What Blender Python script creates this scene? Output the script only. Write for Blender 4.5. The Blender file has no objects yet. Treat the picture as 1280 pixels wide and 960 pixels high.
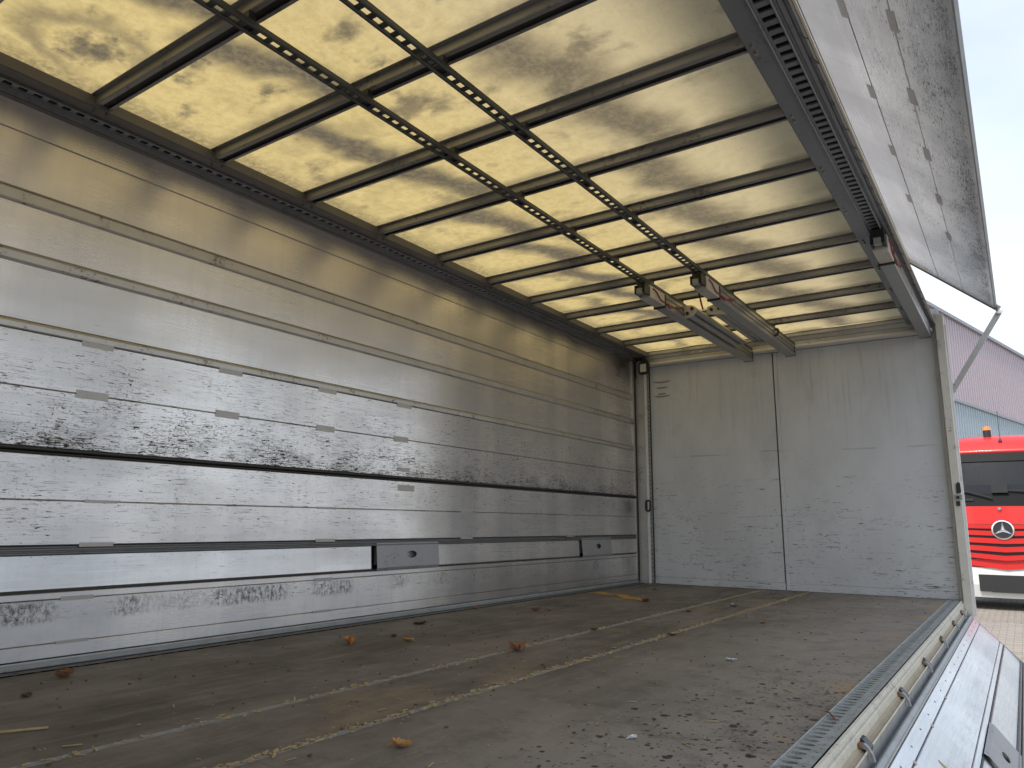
import bpy, bmesh, math, random
from mathutils import Vector, Matrix
R = math.radians
random.seed(7)
S = bpy.context.scene
COL = S.collection

# ------------------------------------------------------------------ camera, sky, sun, exposure
CAM = Vector((3.0029, 0.0, 0.5334))
yaw, pitch, roll = -0.6033, 0.1882, 0.0079
ca, sa, cb, sb, cc, sc = math.cos(yaw), math.sin(yaw), math.cos(pitch), math.sin(pitch), math.cos(roll), math.sin(roll)
fw = Vector((sa*cb, ca*cb, sb)); rt = Vector((ca, -sa, 0)); up = rt.cross(fw)
r2 = rt*cc + up*sc; u2 = up*cc - rt*sc
cd = bpy.data.cameras.new('camera'); cam = bpy.data.objects.new('camera', cd); COL.objects.link(cam)
cd.sensor_fit = 'HORIZONTAL'; cd.sensor_width = 36; cd.lens = 916.43/1280*36
cd.clip_start = 0.02; cd.clip_end = 3000
M = Matrix((r2, u2, -fw)).transposed().to_4x4(); M.translation = CAM
cam.matrix_world = M
S.camera = cam

SUN_EL, SUN_AZ = 50, 191          # azimuth clockwise from +Y
sdir = Vector((math.sin(R(SUN_AZ))*math.cos(R(SUN_EL)), math.cos(R(SUN_AZ))*math.cos(R(SUN_EL)), math.sin(R(SUN_EL))))
w = bpy.data.worlds.new('World'); S.world = w; w.use_nodes = True
nt = w.node_tree; nt.nodes.clear()
sky = nt.nodes.new('ShaderNodeTexSky'); sky.sky_type = 'NISHITA'; sky.sun_disc = False
sky.sun_elevation = R(SUN_EL); sky.sun_rotation = R(SUN_AZ); sky.dust_density = 2.0; sky.air_density = 1.0; sky.ozone_density = 1.0
tc = nt.nodes.new('ShaderNodeTexCoord')
mp = nt.nodes.new('ShaderNodeMapping'); mp.inputs['Scale'].default_value = (1, 1, 2.2)
cn = nt.nodes.new('ShaderNodeTexNoise'); cn.inputs['Scale'].default_value = 1.6; cn.inputs['Detail'].default_value = 5; cn.inputs['Roughness'].default_value = .5
cr = nt.nodes.new('ShaderNodeValToRGB'); cr.color_ramp.elements[0].position = .3; cr.color_ramp.elements[1].position = .68
cr.color_ramp.elements[0].color = (.3, .3, .3, 1); cr.color_ramp.elements[1].color = (.9, .9, .9, 1)
mx = nt.nodes.new('ShaderNodeMix'); mx.data_type = 'RGBA'
mx.inputs[7].default_value = (4.35, 4.7, 5.2, 1)          # thin bright cloud veil
bg = nt.nodes.new('ShaderNodeBackground'); bg.inputs['Strength'].default_value = 0.12
wo = nt.nodes.new('ShaderNodeOutputWorld')
nt.links.new(tc.outputs['Generated'], mp.inputs['Vector']); nt.links.new(mp.outputs[0], cn.inputs['Vector'])
nt.links.new(cn.outputs['Fac'], cr.inputs['Fac']); nt.links.new(cr.outputs['Color'], mx.inputs[0])
nt.links.new(sky.outputs['Color'], mx.inputs[6]); nt.links.new(mx.outputs[2], bg.inputs['Color']); nt.links.new(bg.outputs[0], wo.inputs[0])

sl = bpy.data.lights.new('sun', 'SUN'); sl.energy = 2.3; sl.angle = R(14); sl.color = (1, .95, .88)
so = bpy.data.objects.new('sun', sl); COL.objects.link(so); so.location = (-10, -10, 20)
so.rotation_euler = sdir.to_track_quat('Z', 'Y').to_euler()
S.view_settings.view_transform = 'Standard'; S.view_settings.look = 'None'
S.view_settings.exposure = 1.14; S.view_settings.gamma = 1.0; S.view_settings.use_curve_mapping = False
S.render.engine = 'CYCLES'
S.cycles.max_bounces = 10; S.cycles.diffuse_bounces = 6; S.cycles.glossy_bounces = 6; S.cycles.transmission_bounces = 8

# ------------------------------------------------------------------ material helpers
class NT:
    def __init__(s, name):
        s.m = bpy.data.materials.new(name); s.m.use_nodes = True; s.t = s.m.node_tree; s.t.nodes.clear()
        s.out = s.t.nodes.new('ShaderNodeOutputMaterial')
    def n(s, kind, **k):
        x = s.t.nodes.new('ShaderNode'+kind)
        for a, b in k.items(): setattr(x, a, b)
        return x
    def put(s, sock, v):
        if v is None: return
        if isinstance(v, bpy.types.NodeSocket): s.t.links.new(v, sock)
        elif isinstance(v, (tuple, list)) and sock.type == 'RGBA': sock.default_value = tuple(v)+((1,) if len(v) == 3 else ())
        else: sock.default_value = v
    def pos(s): return s.n('NewGeometry').outputs['Position']
    def obj(s): return s.n('TexCoord').outputs['Object']
    def mapv(s, v, scale=(1, 1, 1), loc=(0, 0, 0), rot=(0, 0, 0)):
        x = s.n('Mapping'); s.put(x.inputs['Vector'], v)
        x.inputs['Scale'].default_value = scale; x.inputs['Location'].default_value = loc; x.inputs['Rotation'].default_value = rot
        return x.outputs[0]
    def noise(s, v, scale=5, detail=4, rough=.55, dist=0):
        x = s.n('TexNoise'); s.put(x.inputs['Vector'], v); x.inputs['Scale'].default_value = scale
        x.inputs['Detail'].default_value = detail; x.inputs['Roughness'].default_value = rough; x.inputs['Distortion'].default_value = dist
        return x.outputs['Fac']
    def vor(s, v, scale=5, rnd=1, feature='F1'):
        x = s.n('TexVoronoi', feature=feature); s.put(x.inputs['Vector'], v); x.inputs['Scale'].default_value = scale; x.inputs['Randomness'].default_value = rnd
        return x
    def math(s, op, a, b=None, c=None, clamp=False):
        x = s.n('Math', operation=op, use_clamp=clamp); s.put(x.inputs[0], a); s.put(x.inputs[1], b)
        if c is not None: s.put(x.inputs[2], c)
        return x.outputs[0]
    def mul(s, a, b): return s.math('MULTIPLY', a, b)
    def add(s, a, b): return s.math('ADD', a, b)
    def sub(s, a, b): return s.math('SUBTRACT', a, b)
    def rng(s, v, a, b, c=0, d=1, smooth=True):
        x = s.n('MapRange', interpolation_type='SMOOTHSTEP' if smooth else 'LINEAR', clamp=True)
        s.put(x.inputs[0], v)
        for i, q in zip((1, 2, 3, 4), (a, b, c, d)): s.put(x.inputs[i], q)
        return x.outputs[0]
    def ramp(s, f, stops):
        x = s.n('ValToRGB'); s.put(x.inputs[0], f); e = x.color_ramp.elements
        while len(e) < len(stops): e.new(.5)
        for q, (p, c) in zip(e, stops): q.position = p; q.color = (c, c, c, 1) if isinstance(c, (int, float)) else tuple(c)+(1,)
        return x.outputs[0]
    def mix(s, f, a, b):
        x = s.n('Mix', data_type='RGBA'); s.put(x.inputs[0], f); s.put(x.inputs[6], a); s.put(x.inputs[7], b); return x.outputs[2]
    def xyz(s, v):
        x = s.n('SeparateXYZ'); s.put(x.inputs[0], v); return x.outputs
    def comb(s, a, b, c):
        x = s.n('CombineXYZ'); s.put(x.inputs[0], a); s.put(x.inputs[1], b); s.put(x.inputs[2], c); return x.outputs[0]
    def bump(s, h, strength=.3, dist=.01, normal=None):
        x = s.n('Bump'); s.put(x.inputs['Height'], h); x.inputs['Strength'].default_value = strength; x.inputs['Distance'].default_value = dist
        if normal is not None: s.put(x.inputs['Normal'], normal)
        return x.outputs[0]
    def pbr(s, **k):
        x = s.n('BsdfPrincipled'); names = dict(color='Base Color', rough='Roughness', metal='Metallic', normal='Normal', spec='Specular IOR Level', aniso='Anisotropic', coat='Coat Weight', coatr='Coat Roughness', emit='Emission Color', estr='Emission Strength', tangent='Tangent', alpha='Alpha', trans='Transmission Weight')
        for a, b in k.items(): s.put(x.inputs[names[a]], b)
        return x.outputs[0]
    def done(s, sh): s.t.links.new(sh, s.out.inputs[0]); return s.m

def worn(name, c, rough=.5, metal=0, var=.25, scale=6, dirt=None, dirtamt=.5, bump=.15, spec=.5):
    """a painted or metal surface with uneven tone, specks and fine relief"""
    n = NT(name); p = n.pos()
    a = n.noise(p, scale, 6, .6); b = n.noise(p, scale*9, 4, .6)
    f = n.rng(a, .3, .7); d = dirt or tuple(x*.45 for x in c)
    col = n.mix(n.mul(f, var), c, tuple(x*(1-var) for x in c))
    col = n.mix(n.mul(n.rng(n.mul(a, b), .3, .42), dirtamt), col, d)
    ro = n.add(rough-.08, n.mul(b, .16))
    return n.done(n.pbr(color=col, rough=ro, metal=metal, spec=spec, normal=n.bump(b, bump, .003)))

def mat_alu(name, scuffs=1.0, tint=(.88, .84, .81), rough=.30, rubbed=0.0):
    """extruded aluminium siding, grain along Y, black rubber scuffs and scratches"""
    n = NT(name); o = n.obj(); X = n.xyz(o); z = X[2]
    obi = n.n('ObjectInfo').outputs['Random']
    low = n.noise(n.mapv(o, (1, .7, 2.2)), 1.7, 4, .55)
    grain = n.noise(n.mapv(o, (60, 1.2, 260)), 1, 3, .6)
    vert = n.noise(n.mapv(o, (3, 26, 2.2)), 1, 4, .6)            # faint runs down the sheet
    col = n.mix(n.rng(low, .3, .72), tint, tuple(c*.80 for c in tint))
    col = n.mix(n.mul(n.rng(vert, .45, .75), .28), col, tuple(c*.66 for c in tint))
    col = n.mix(n.mul(n.rng(grain, .5, .8), .16), col, tuple(c*.55 for c in tint))
    zone = n.noise(n.mapv(o, (1, 1.9, .12), (3, 2, 0)), 1, 2, .4)
    col = n.mix(n.mul(n.rng(zone, .44, .54), .34), col, (.47, .465, .48))
    col = n.mix(n.mul(obi, .14), col, (.62, .6, .58))
    # scuff density over the height of the side wall
    dens = n.ramp(n.math('DIVIDE', z, 2.2), [(0, .22), (.07, .16), (.078, .72), (.108, .62), (.112, .25), (.19, .58), (.30, .66), (.352, .70), (.362, 1.08), (.385, .92), (.43, .80), (.46, .74), (.555, .66), (.572, .5), (.60, .24), (.78, .08), (1, .02)])
    big = n.noise(n.mapv(o, (1, 2.3, 5)), 1.6, 4, .6)
    dens2 = n.mul(dens, n.rng(big, .25, .75, .66, 1.10))
    d1 = n.noise(n.mapv(o, (4, 24, 120)), 1, 5, .66)
    d2 = n.noise(n.mapv(o, (4, 80, 230), (3, 1, 7)), 1, 4, .62)
    d3 = n.noise(n.mapv(o, (9, 55, 95), (1, 5, 2)), 1, 6, .78)
    d4 = n.noise(n.mapv(o, (9, 9, 330), (4, 5, 2)), 1, 3, .6)
    thr = n.rng(dens2, 0, 1, .74, .505, False)
    m1 = n.rng(n.sub(d1, thr), 0, .09)
    m2 = n.rng(n.sub(d2, n.add(thr, .01)), 0, .09)
    m3 = n.mul(n.rng(n.sub(d3, n.add(thr, .015)), 0, .14), .9)
    m4_ = n.mul(n.rng(n.sub(d4, n.add(thr, .02)), 0, .05), .8)
    sc_ = n.math('MAXIMUM', n.math('MAXIMUM', m1, m2), n.math('MAXIMUM', m3, m4_))
    # smears that rub off in upright strokes on the low band
    up_ = n.noise(n.mapv(o, (6, 62, 34), (7, 3, 1)), 1, 6, .78)
    grp = n.noise(n.mapv(o, (1, 2.6, 1), (2, 9, 0)), 1, 2, .5)
    band = n.mul(n.rng(z, .150, .176), n.rng(z, .225, .248, 1, 0))
    m4 = n.mul(band, n.mul(n.rng(up_, .42, .62), n.rng(grp, .42, .6)))
    sc_ = n.mul(n.math('MAXIMUM', sc_, n.mul(m4, .8)), scuffs)
    # soft black bloom just above the wall joint
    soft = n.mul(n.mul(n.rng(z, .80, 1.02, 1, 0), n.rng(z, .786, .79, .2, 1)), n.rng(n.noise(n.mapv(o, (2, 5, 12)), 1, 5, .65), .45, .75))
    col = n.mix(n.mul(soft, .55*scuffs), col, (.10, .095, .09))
    # bright scratches
    sx = n.noise(n.mapv(o, (30, 3, 150), (0, 0, 0), (.5, 0, 0)), 1, 2, .5)
    col = n.mix(n.mul(n.rng(sx, .70, .76), .4), col, (.85, .85, .84))
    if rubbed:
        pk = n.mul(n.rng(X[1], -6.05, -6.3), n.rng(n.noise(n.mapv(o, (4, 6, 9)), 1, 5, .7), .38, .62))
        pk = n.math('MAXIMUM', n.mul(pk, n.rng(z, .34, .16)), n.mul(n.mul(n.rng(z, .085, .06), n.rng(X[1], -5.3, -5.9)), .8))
        col = n.mix(n.mul(pk, .75), col, (.72, .30, .36))  # pinkish tint at the far end, strongest along the hinge edge
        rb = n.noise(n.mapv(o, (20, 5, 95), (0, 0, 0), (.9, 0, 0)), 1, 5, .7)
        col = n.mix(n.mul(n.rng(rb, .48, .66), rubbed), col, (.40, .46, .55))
    col = n.mix(sc_, col, (.028, .026, .026))
    ro = n.add(n.add(rough, n.mul(n.sub(low, .5), .18)), n.add(n.mul(n.sub(grain, .5), .16), n.mul(sc_, .35)))
    tg = n.n('Tangent', direction_type='UV_MAP').outputs[0]
    wav = n.noise(n.mapv(o, (1, 2.2, 5)), 1.3, 3, .5)
    nb = n.bump(wav, .06, .02)
    nb = n.bump(grain, .07, .0015, nb)
    return n.done(n.pbr(color=col, metal=n.sub(1.0, n.add(.05, n.mul(sc_, .8))), rough=ro, aniso=.8, tangent=tg, normal=nb))

def mat_endwall():
    n = NT('grey painted end wall'); o = n.pos(); X = n.xyz(o); z = X[2]
    low = n.noise(n.mapv(o, (1.2, 1, .6)), 2.2, 5, .6)
    base = (.60, .625, .65)
    col = n.mix(n.rng(low, .3, .7), base, (.52, .54, .56))
    st = n.noise(n.mapv(o, (42, 1, 1.5)), 1, 4, .6)
    col = n.mix(n.mul(n.mul(n.rng(st, .52, .75), n.rng(z, 1.0, 2.0, .1, .8)), .5), col, (.27, .26, .24))
    sheet = n.noise(n.mapv(o, (2.4, 1, 9)), 1, 4, .6)
    dens = n.ramp(n.math('DIVIDE', z, 2.1), [(0, .7), (.15, .66), (.42, .6), (.52, .36), (.62, .2), (1, .1)])
    thr = n.rng(n.mul(dens, n.rng(sheet, .3, .7, .7, 1.1)), 0, 1, .79, .495, False)
    d1 = n.noise(n.mapv(o, (8, 1, 95)), 1, 5, .66); d2 = n.noise(n.mapv(o, (30, 1, 90), (4, 0, 2)), 1, 4, .62)
    m = n.math('MAXIMUM', n.rng(n.sub(d1, thr), 0, .06), n.rng(n.sub(d2, n.add(thr, .03)), 0, .05))
    # long scrapes across at fixed heights
    wob = n.mul(n.sub(n.noise(n.mapv(o, (1.1, 1, 0)), 1, 3, .5), .5), .07)
    for zz, wd, am in ((1.16, .004, .8), (.60, .003, .55), (.33, .0025, .45), (.92, .002, .4), (.20, .003, .4)):
        l = n.rng(n.math('ABSOLUTE', n.sub(n.add(z, wob), zz)), wd*.4, wd*2.2, 1, 0)
        l = n.mul(l, n.mul(n.rng(n.noise(n.mapv(o, (3.5, 1, 1), (zz*9, 0, 0)), 1, 3, .6), .46, .58), am*.5))
        m = n.math('MAXIMUM', m, l)
    # three dark rubs under the lamp
    rub = None
    for zz, ww in ((1.885, .11), (1.83, .07), (1.77, .05), (1.745, .10)):
        q = n.add(n.sub(z, zz), n.mul(n.math('POWER', n.math('ABSOLUTE', n.sub(X[0], .25)), 2), -1.2))
        l = n.mul(n.rng(n.math('ABSOLUTE', q), .003, .012, 1, 0), n.rng(n.math('ABSOLUTE', n.sub(X[0], .25)), ww*.5, ww, 1, 0))
        m = n.math('MAXIMUM', m, n.mul(l, .85))
    col = n.mix(n.mul(m, .85), col, (.06, .057, .055))
    br = n.noise(n.mapv(o, (3, 1, 3)), 1, 6, .7)
    col = n.mix(n.mul(n.rng(br, .55, .75), .25), col, (.30, .28, .25))
    return n.done(n.pbr(color=col, rough=n.add(.42, n.mul(low, .2)), normal=n.bump(n.noise(o, 3, 3), .12, .02)))

def mat_floor():
    n = NT('worn brown phenolic plywood'); o = n.pos(); X = n.xyz(o)
    a = n.noise(n.mapv(o, (1.5, .8, 1)), 1.6, 6, .62); b = n.noise(n.mapv(o, (18, 3, 1)), 1, 5, .65); c = n.noise(o, 60, 4, .7)
    col = n.mix(n.rng(a, .28, .72), (.205, .180, .155), (.100, .088, .076))
    col = n.mix(n.mul(n.rng(b, .45, .75), .5), col, (.285, .252, .22))
    col = n.mix(n.mul(n.rng(c, .55, .8), .4), col, (.24, .20, .165))
    # greyer and paler towards the loading side
    pale_side = n.mul(n.rng(X[0], 1.3, 2.3), n.rng(n.noise(n.mapv(o, (1.2, .7, 1), (5, 0, 0)), 1.5, 4), .2, .7, .4, 1))
    col = n.mix(n.mul(pale_side, .7), col, (.345, .308, .272))
    # sawdust rubbed into the middle lane and beside the loading edge
    lane = n.mul(n.rng(X[0], 1.13, 1.2), n.rng(X[0], 1.45, 1.5, 1, 0))
    pt = n.rng(n.noise(n.mapv(o, (1.8, 2.3, 1), (3, 1.5, 0)), 1, 4, .6), .5, .68)
    col = n.mix(n.mul(n.mul(lane, pt), .45), col, (.31, .235, .14))
    edge = n.mul(n.rng(X[0], 2.34, 2.46), n.rng(n.noise(n.mapv(o, (5, 3, 1), (3, 7, 0)), 1, 4, .6), .5, .62))
    col = n.mix(n.mul(edge, .7), col, (.36, .25, .15))
    fibre = n.noise(n.mapv(o, (90, 10, 1), (0, 0, 0), (0, 0, .5)), 1, 3, .6)
    col = n.mix(n.mul(n.rng(fibre, .66, .76), .35), col, (.26, .2, .14))
    # oil and tar spots near the loading edge
    area = n.mul(n.rng(n.add(X[0], n.mul(X[1], -.06)), 1.5, 2.25), n.rng(X[1], 2.4, 4.6, 1, 0))
    fl2 = n.mapv(o, (1, 1, 0)); wob_ = n.noise(o, 70, 3, .6); m = None
    for sc2, lo, hi in ((19, .10, .30), (38, .10, .34), (75, .08, .34)):
        v_ = n.vor(fl2, sc2); dd = n.add(v_.outputs['Distance'], n.mul(n.sub(wob_, .5), .35))
        rr = n.xyz(v_.outputs['Color'])[0]
        keep = n.rng(n.sub(rr, n.rng(area, 0, 1, 1.0, .42, False)), 0, .3, 0, hi, False)
        q = n.rng(n.sub(keep, dd), 0, .07)
        m = q if m is None else n.math('MAXIMUM', m, q)
    col = n.mix(n.mul(m, .92), col, (.016, .015, .018))
    # fine transverse score lines and long scrapes
    s1 = n.noise(n.mapv(o, (110, 1.5, 1), (0, 0, 0), (0, 0, .12)), 1, 2, .5)
    col = n.mix(n.mul(n.rng(s1, .70, .75), .35), col, (.2, .17, .14))
    g1 = n.noise(n.mapv(o, (7, 7, 1), (2, 8, 0)), 1, 7, .72)
    col = n.mix(n.mul(n.rng(g1, .48, .66), .42), col, (.075, .066, .058))
    g2 = n.noise(n.mapv(o, (45, 6, 1), (2, 3, 0), (0, 0, -.35)), 1, 4, .65)
    col = n.mix(n.mul(n.rng(g2, .58, .70), .35), col, (.26, .23, .2))
    ro = n.add(n.rng(a, .3, .7, .58, .75), n.mul(m, -.2))
    h = n.add(n.mul(b, .6), c)
    return n.done(n.pbr(color=col, rough=ro, spec=.3, normal=n.bump(h, .45, .005)))

def mat_sheet():
    """yellowed translucent roof skin with pooled dirt and dark lengthwise bands"""
    n = NT('yellowed translucent roof skin'); o = n.pos(); X = n.xyz(o)
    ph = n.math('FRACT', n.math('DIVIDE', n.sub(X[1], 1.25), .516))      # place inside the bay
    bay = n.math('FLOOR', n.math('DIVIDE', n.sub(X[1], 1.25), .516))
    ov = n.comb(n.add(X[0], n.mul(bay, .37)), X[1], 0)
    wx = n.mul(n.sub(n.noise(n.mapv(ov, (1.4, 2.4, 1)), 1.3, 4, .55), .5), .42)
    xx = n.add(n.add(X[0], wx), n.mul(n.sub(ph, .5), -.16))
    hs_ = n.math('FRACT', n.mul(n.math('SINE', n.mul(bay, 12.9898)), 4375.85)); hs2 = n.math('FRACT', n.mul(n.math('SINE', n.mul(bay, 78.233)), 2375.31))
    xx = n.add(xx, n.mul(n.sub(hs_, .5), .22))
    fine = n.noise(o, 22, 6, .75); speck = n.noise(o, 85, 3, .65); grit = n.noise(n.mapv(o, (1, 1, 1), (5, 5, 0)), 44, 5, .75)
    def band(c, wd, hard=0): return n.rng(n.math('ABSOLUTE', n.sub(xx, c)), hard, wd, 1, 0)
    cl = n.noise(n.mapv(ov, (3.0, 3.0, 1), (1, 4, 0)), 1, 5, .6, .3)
    st = n.mul(band(.80, .20, .02), n.rng(cl, .18, .42, .45, 1))  # dark bands running along the body, shifted from bay to bay
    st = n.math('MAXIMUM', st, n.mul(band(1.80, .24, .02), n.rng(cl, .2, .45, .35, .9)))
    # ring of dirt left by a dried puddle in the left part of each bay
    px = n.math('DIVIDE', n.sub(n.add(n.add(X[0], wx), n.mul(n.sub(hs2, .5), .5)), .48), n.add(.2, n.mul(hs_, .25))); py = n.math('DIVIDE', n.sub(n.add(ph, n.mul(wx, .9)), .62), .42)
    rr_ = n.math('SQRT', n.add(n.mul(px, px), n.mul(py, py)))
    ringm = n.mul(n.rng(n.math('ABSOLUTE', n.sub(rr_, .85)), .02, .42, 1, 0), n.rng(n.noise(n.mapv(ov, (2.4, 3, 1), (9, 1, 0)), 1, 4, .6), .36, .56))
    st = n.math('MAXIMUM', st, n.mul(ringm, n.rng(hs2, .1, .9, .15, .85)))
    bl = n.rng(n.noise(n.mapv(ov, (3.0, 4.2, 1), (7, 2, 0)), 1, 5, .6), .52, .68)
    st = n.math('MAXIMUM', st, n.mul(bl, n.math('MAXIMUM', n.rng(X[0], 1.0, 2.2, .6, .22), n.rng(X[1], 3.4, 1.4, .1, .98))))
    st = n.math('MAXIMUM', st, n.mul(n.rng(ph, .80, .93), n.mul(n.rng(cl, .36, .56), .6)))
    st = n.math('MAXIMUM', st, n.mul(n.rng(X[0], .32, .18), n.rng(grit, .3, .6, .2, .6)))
    fib = n.noise(n.mapv(o, (150, 14, 1), (0, 0, 0), (0, 0, .6)), 1, 3, .6)
    st = n.math('MAXIMUM', st, n.mul(n.rng(fib, .60, .72), .22))
    col = n.mix(n.rng(fine, .35, .7), (.46, .36, .155), (.37, .28, .115))
    col = n.mix(n.mul(n.rng(X[0], .9, 2.4), .6), col, (.40, .36, .265))  # less yellow towards the open side: light from outside put into the colour
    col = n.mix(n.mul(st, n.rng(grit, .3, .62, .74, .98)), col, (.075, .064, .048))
    col = n.mix(n.mul(n.rng(speck, .62, .72), .5), col, (.2, .155, .08))
    col = n.mix(n.mul(n.rng(grit, .60, .74), .3), col, (.24, .185, .09))
    t = n.n('BsdfTranslucent'); n.put(t.inputs[0], col)
    d = n.pbr(color=n.mix(.5, col, (.42, .37, .27)), rough=.45, normal=n.bump(fine, .08, .01))
    ms = n.n('MixShader'); ms.inputs[0].default_value = .28
    n.t.links.new(t.outputs[0], ms.inputs[1]); n.t.links.new(d, ms.inputs[2])
    return n.done(ms.outputs[0])

def mat_plain(name, c, rough=.5, metal=0, coat=0, spec=.5):
    n = NT(name); p = n.pos(); b = n.noise(p, 30, 4, .6)
    col = n.mix(n.mul(b, .25), c, tuple(x*.7 for x in c))
    return n.done(n.pbr(color=col, rough=n.add(rough-.05, n.mul(b, .1)), metal=metal, coat=coat, coatr=.05, spec=spec))

def mat_paving(name, tex):
    n = NT(name); p = n.pos(); a = n.noise(p, .35, 5, .6); b = n.noise(p, 45, 4, .7)
    rnd = n.n('ObjectInfo').outputs['Random'] if not tex else n.noise(n.mapv(p, (9.9, 4.9, 1)), 1, 0, 0)
    col = n.mix(rnd, (.225, .20, .168), (.29, .26, .22))
    col = n.mix(n.mul(n.rng(a, .4, .75), .5), col, (.22, .2, .18))
    col = n.mix(n.mul(n.rng(b, .55, .75), .4), col, (.16, .145, .125))
    if tex:
        br = n.n('TexBrick'); n.put(br.inputs['Vector'], n.mapv(p, (1, 1, 1), (0, 0, 0), (0, 0, 0)))
        br.inputs['Scale'].default_value = 1; br.inputs['Brick Width'].default_value = .206; br.inputs['Row Height'].default_value = .106
        br.inputs['Mortar Size'].default_value = .006
        n.put(br.inputs['Color1'], (1, 1, 1)); n.put(br.inputs['Color2'], (.86, .86, .86)); n.put(br.inputs['Mortar'], (.35, .33, .3))
        mm = n.n('Mix', data_type='RGBA', blend_type='MULTIPLY'); mm.inputs[0].default_value = 1
        n.put(mm.inputs[6], col); n.put(mm.inputs[7], br.outputs['Color']); col = mm.outputs[2]
    return n.done(n.pbr(color=col, rough=.85, normal=n.bump(b, .3, .004)))

MT = {}
MT['alu'] = mat_alu('scuffed aluminium siding')
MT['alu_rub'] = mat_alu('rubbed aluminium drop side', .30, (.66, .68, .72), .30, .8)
MT['alu_wing'] = mat_alu('swing wall aluminium', .8, (.86, .86, .84), .30)
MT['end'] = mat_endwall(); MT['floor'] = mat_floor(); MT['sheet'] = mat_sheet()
MT['rib'] = worn('dull aluminium rib', (.52, .5, .47), .42, .8, .3, 7, (.07, .065, .06), .8)
MT['clip'] = worn('grey brown joint clip', (.42, .39, .36), .45, .6, .25, 12)
MT['dark_seal'] = worn('black rubber seal', (.04, .038, .037), .6, 0, .3, 9)
MT['ledge'] = worn('dark grey ledge profile', (.17, .165, .16), .45, .5, .3, 9)
MT['plate'] = worn('satin grey cover plate', (.36, .35, .345), .55, .6, .2, 8, (.1, .1, .1), .5)
MT['galv'] = worn('galvanised steel', (.34, .35, .35), .48, .55, .35, 14, (.15, .15, .15), .6, .3)
MT['galv_dirty'] = worn('dirty galvanised floor rail', (.36, .385, .385), .6, .2, .5, 22, (.13, .125, .12), 1.0, .6)
MT['foot_rail'] = worn('grimy grey floor rail', (.17, .165, .155), .65, .1, .45, 16, (.06, .05, .045), .9, .5)
MT['hole'] = mat_plain('dark cavity', (.012, .012, .013), .8)
MT['bow'] = worn('grey roof bow', (.30, .295, .29), .42, .55, .3, 5, (.06, .055, .05), .6)
MT['bow_dark'] = mat_plain('dark bow channel', (.03, .028, .028), .6)
MT['rail_dark'] = worn('dark painted track rail', (.055, .06, .062), .4, .4, .3, 12)
MT['side_rail'] = worn('blue grey roof side rail', (.25, .26, .28), .38, .5, .3, 6, (.08, .08, .085), .5)
MT['side_dark'] = worn('dark roof side rail', (.12, .117, .117), .5, .3, .3, 6)
MT['tan_seal'] = worn('tan edge seal', (.42, .36, .25), .6, 0, .3, 10)
MT['beam'] = worn('grey extruded load beam', (.34, .34, .34), .36, .75, .2, 9, (.1, .1, .1), .5)
MT['beam_light'] = worn('pale beam housing', (.52, .49, .45), .5, .2, .25, 12, (.1, .09, .08), .7)
MT['black'] = mat_plain('black plastic', (.015, .015, .016), .45)
MT['red_cord'] = mat_plain('red cord', (.28, .02, .02), .6)
MT['bolt'] = mat_plain('steel bolt', (.5, .48, .44), .35, .9)
MT['post'] = worn('grey aluminium post', (.46, .46, .45), .45, .45, .25, 8, (.12, .11, .1), .6)
MT['post_white'] = worn('chipped cream post', (.62, .60, .54), .55, 0, .25, 11, (.20, .17, .13), .9, .4)
MT['white_trim'] = worn('white trim', (.66, .65, .62), .5, 0, .2, 10, (.25, .23, .2), .6)
MT['cream'] = worn('weathered cream edge', (.62, .58, .48), .6, 0, .35, 13, (.2, .17, .13), .9, .4)
MT['tan_chan'] = worn('dusty tan channel', (.43, .36, .25), .7, 0, .35, 12, (.2, .16, .11), .6, .4)
MT['rust'] = worn('rusty steel', (.22, .09, .035), .8, .1, .4, 40)
MT['strip'] = worn('pale floor strip', (.30, .285, .255), .6, .2, .5, 30, (.34, .25, .13), .8, .5)
MT['straw'] = worn('straw chips', (.46, .34, .17), .8, 0, .4, 50)
MT['yellow'] = worn('worn yellow paint', (.50, .27, .03), .6, 0, .3, 20, (.1, .08, .06), .9)
MT['lens'] = mat_plain('clear lamp lens', (.6, .6, .6), .15)
MT['pave'] = mat_paving('grey tan paving block', False); MT['pave_far'] = mat_paving('paved yard', True)
MT['pink'] = worn('faded pink cladding', (.46, .385, .415), .5, 0, .12, .6, None, .1, .05)
MT['paleblue'] = worn('pale blue cladding', (.36, .43, .47), .5, 0, .12, .6, None, .1, .05)
MT['flash'] = mat_plain('grey flashing', (.32, .32, .34), .5)
MT['red'] = mat_plain('red truck paint', (.50, .012, .010), .42, 0, .25)
MT['white'] = worn('white bumper paint', (.60, .60, .58), .4, 0, .1, 3, None, .2, .03)
MT['glass'] = mat_plain('dark windscreen', (.010, .013, .016), .05, 0, 0, .3)
MT['visor'] = mat_plain('matt black visor', (.008, .008, .009), .6, 0, 0, .15)
MT['chrome'] = mat_plain('chrome', (.85, .85, .86), .12, 1)
MT['amber'] = mat_plain('amber beacon lens', (.75, .22, .02), .25, 0, .5)
MT['tyre'] = worn('tyre rubber', (.02, .02, .02), .8, 0, .2, 10)
LEAFC = [(.52, .20, .04), (.24, .12, .06), (.50, .27, .09), (.12, .07, .045), (.36, .17, .09)]
for i, c in enumerate(LEAFC): MT['leaf%d' % i] = worn('dry leaf %d' % i, c, .75, 0, .4, 60)
MT['paper'] = worn('crumpled white paper', (.7, .72, .72), .7, 0, .2, 60)

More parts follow.
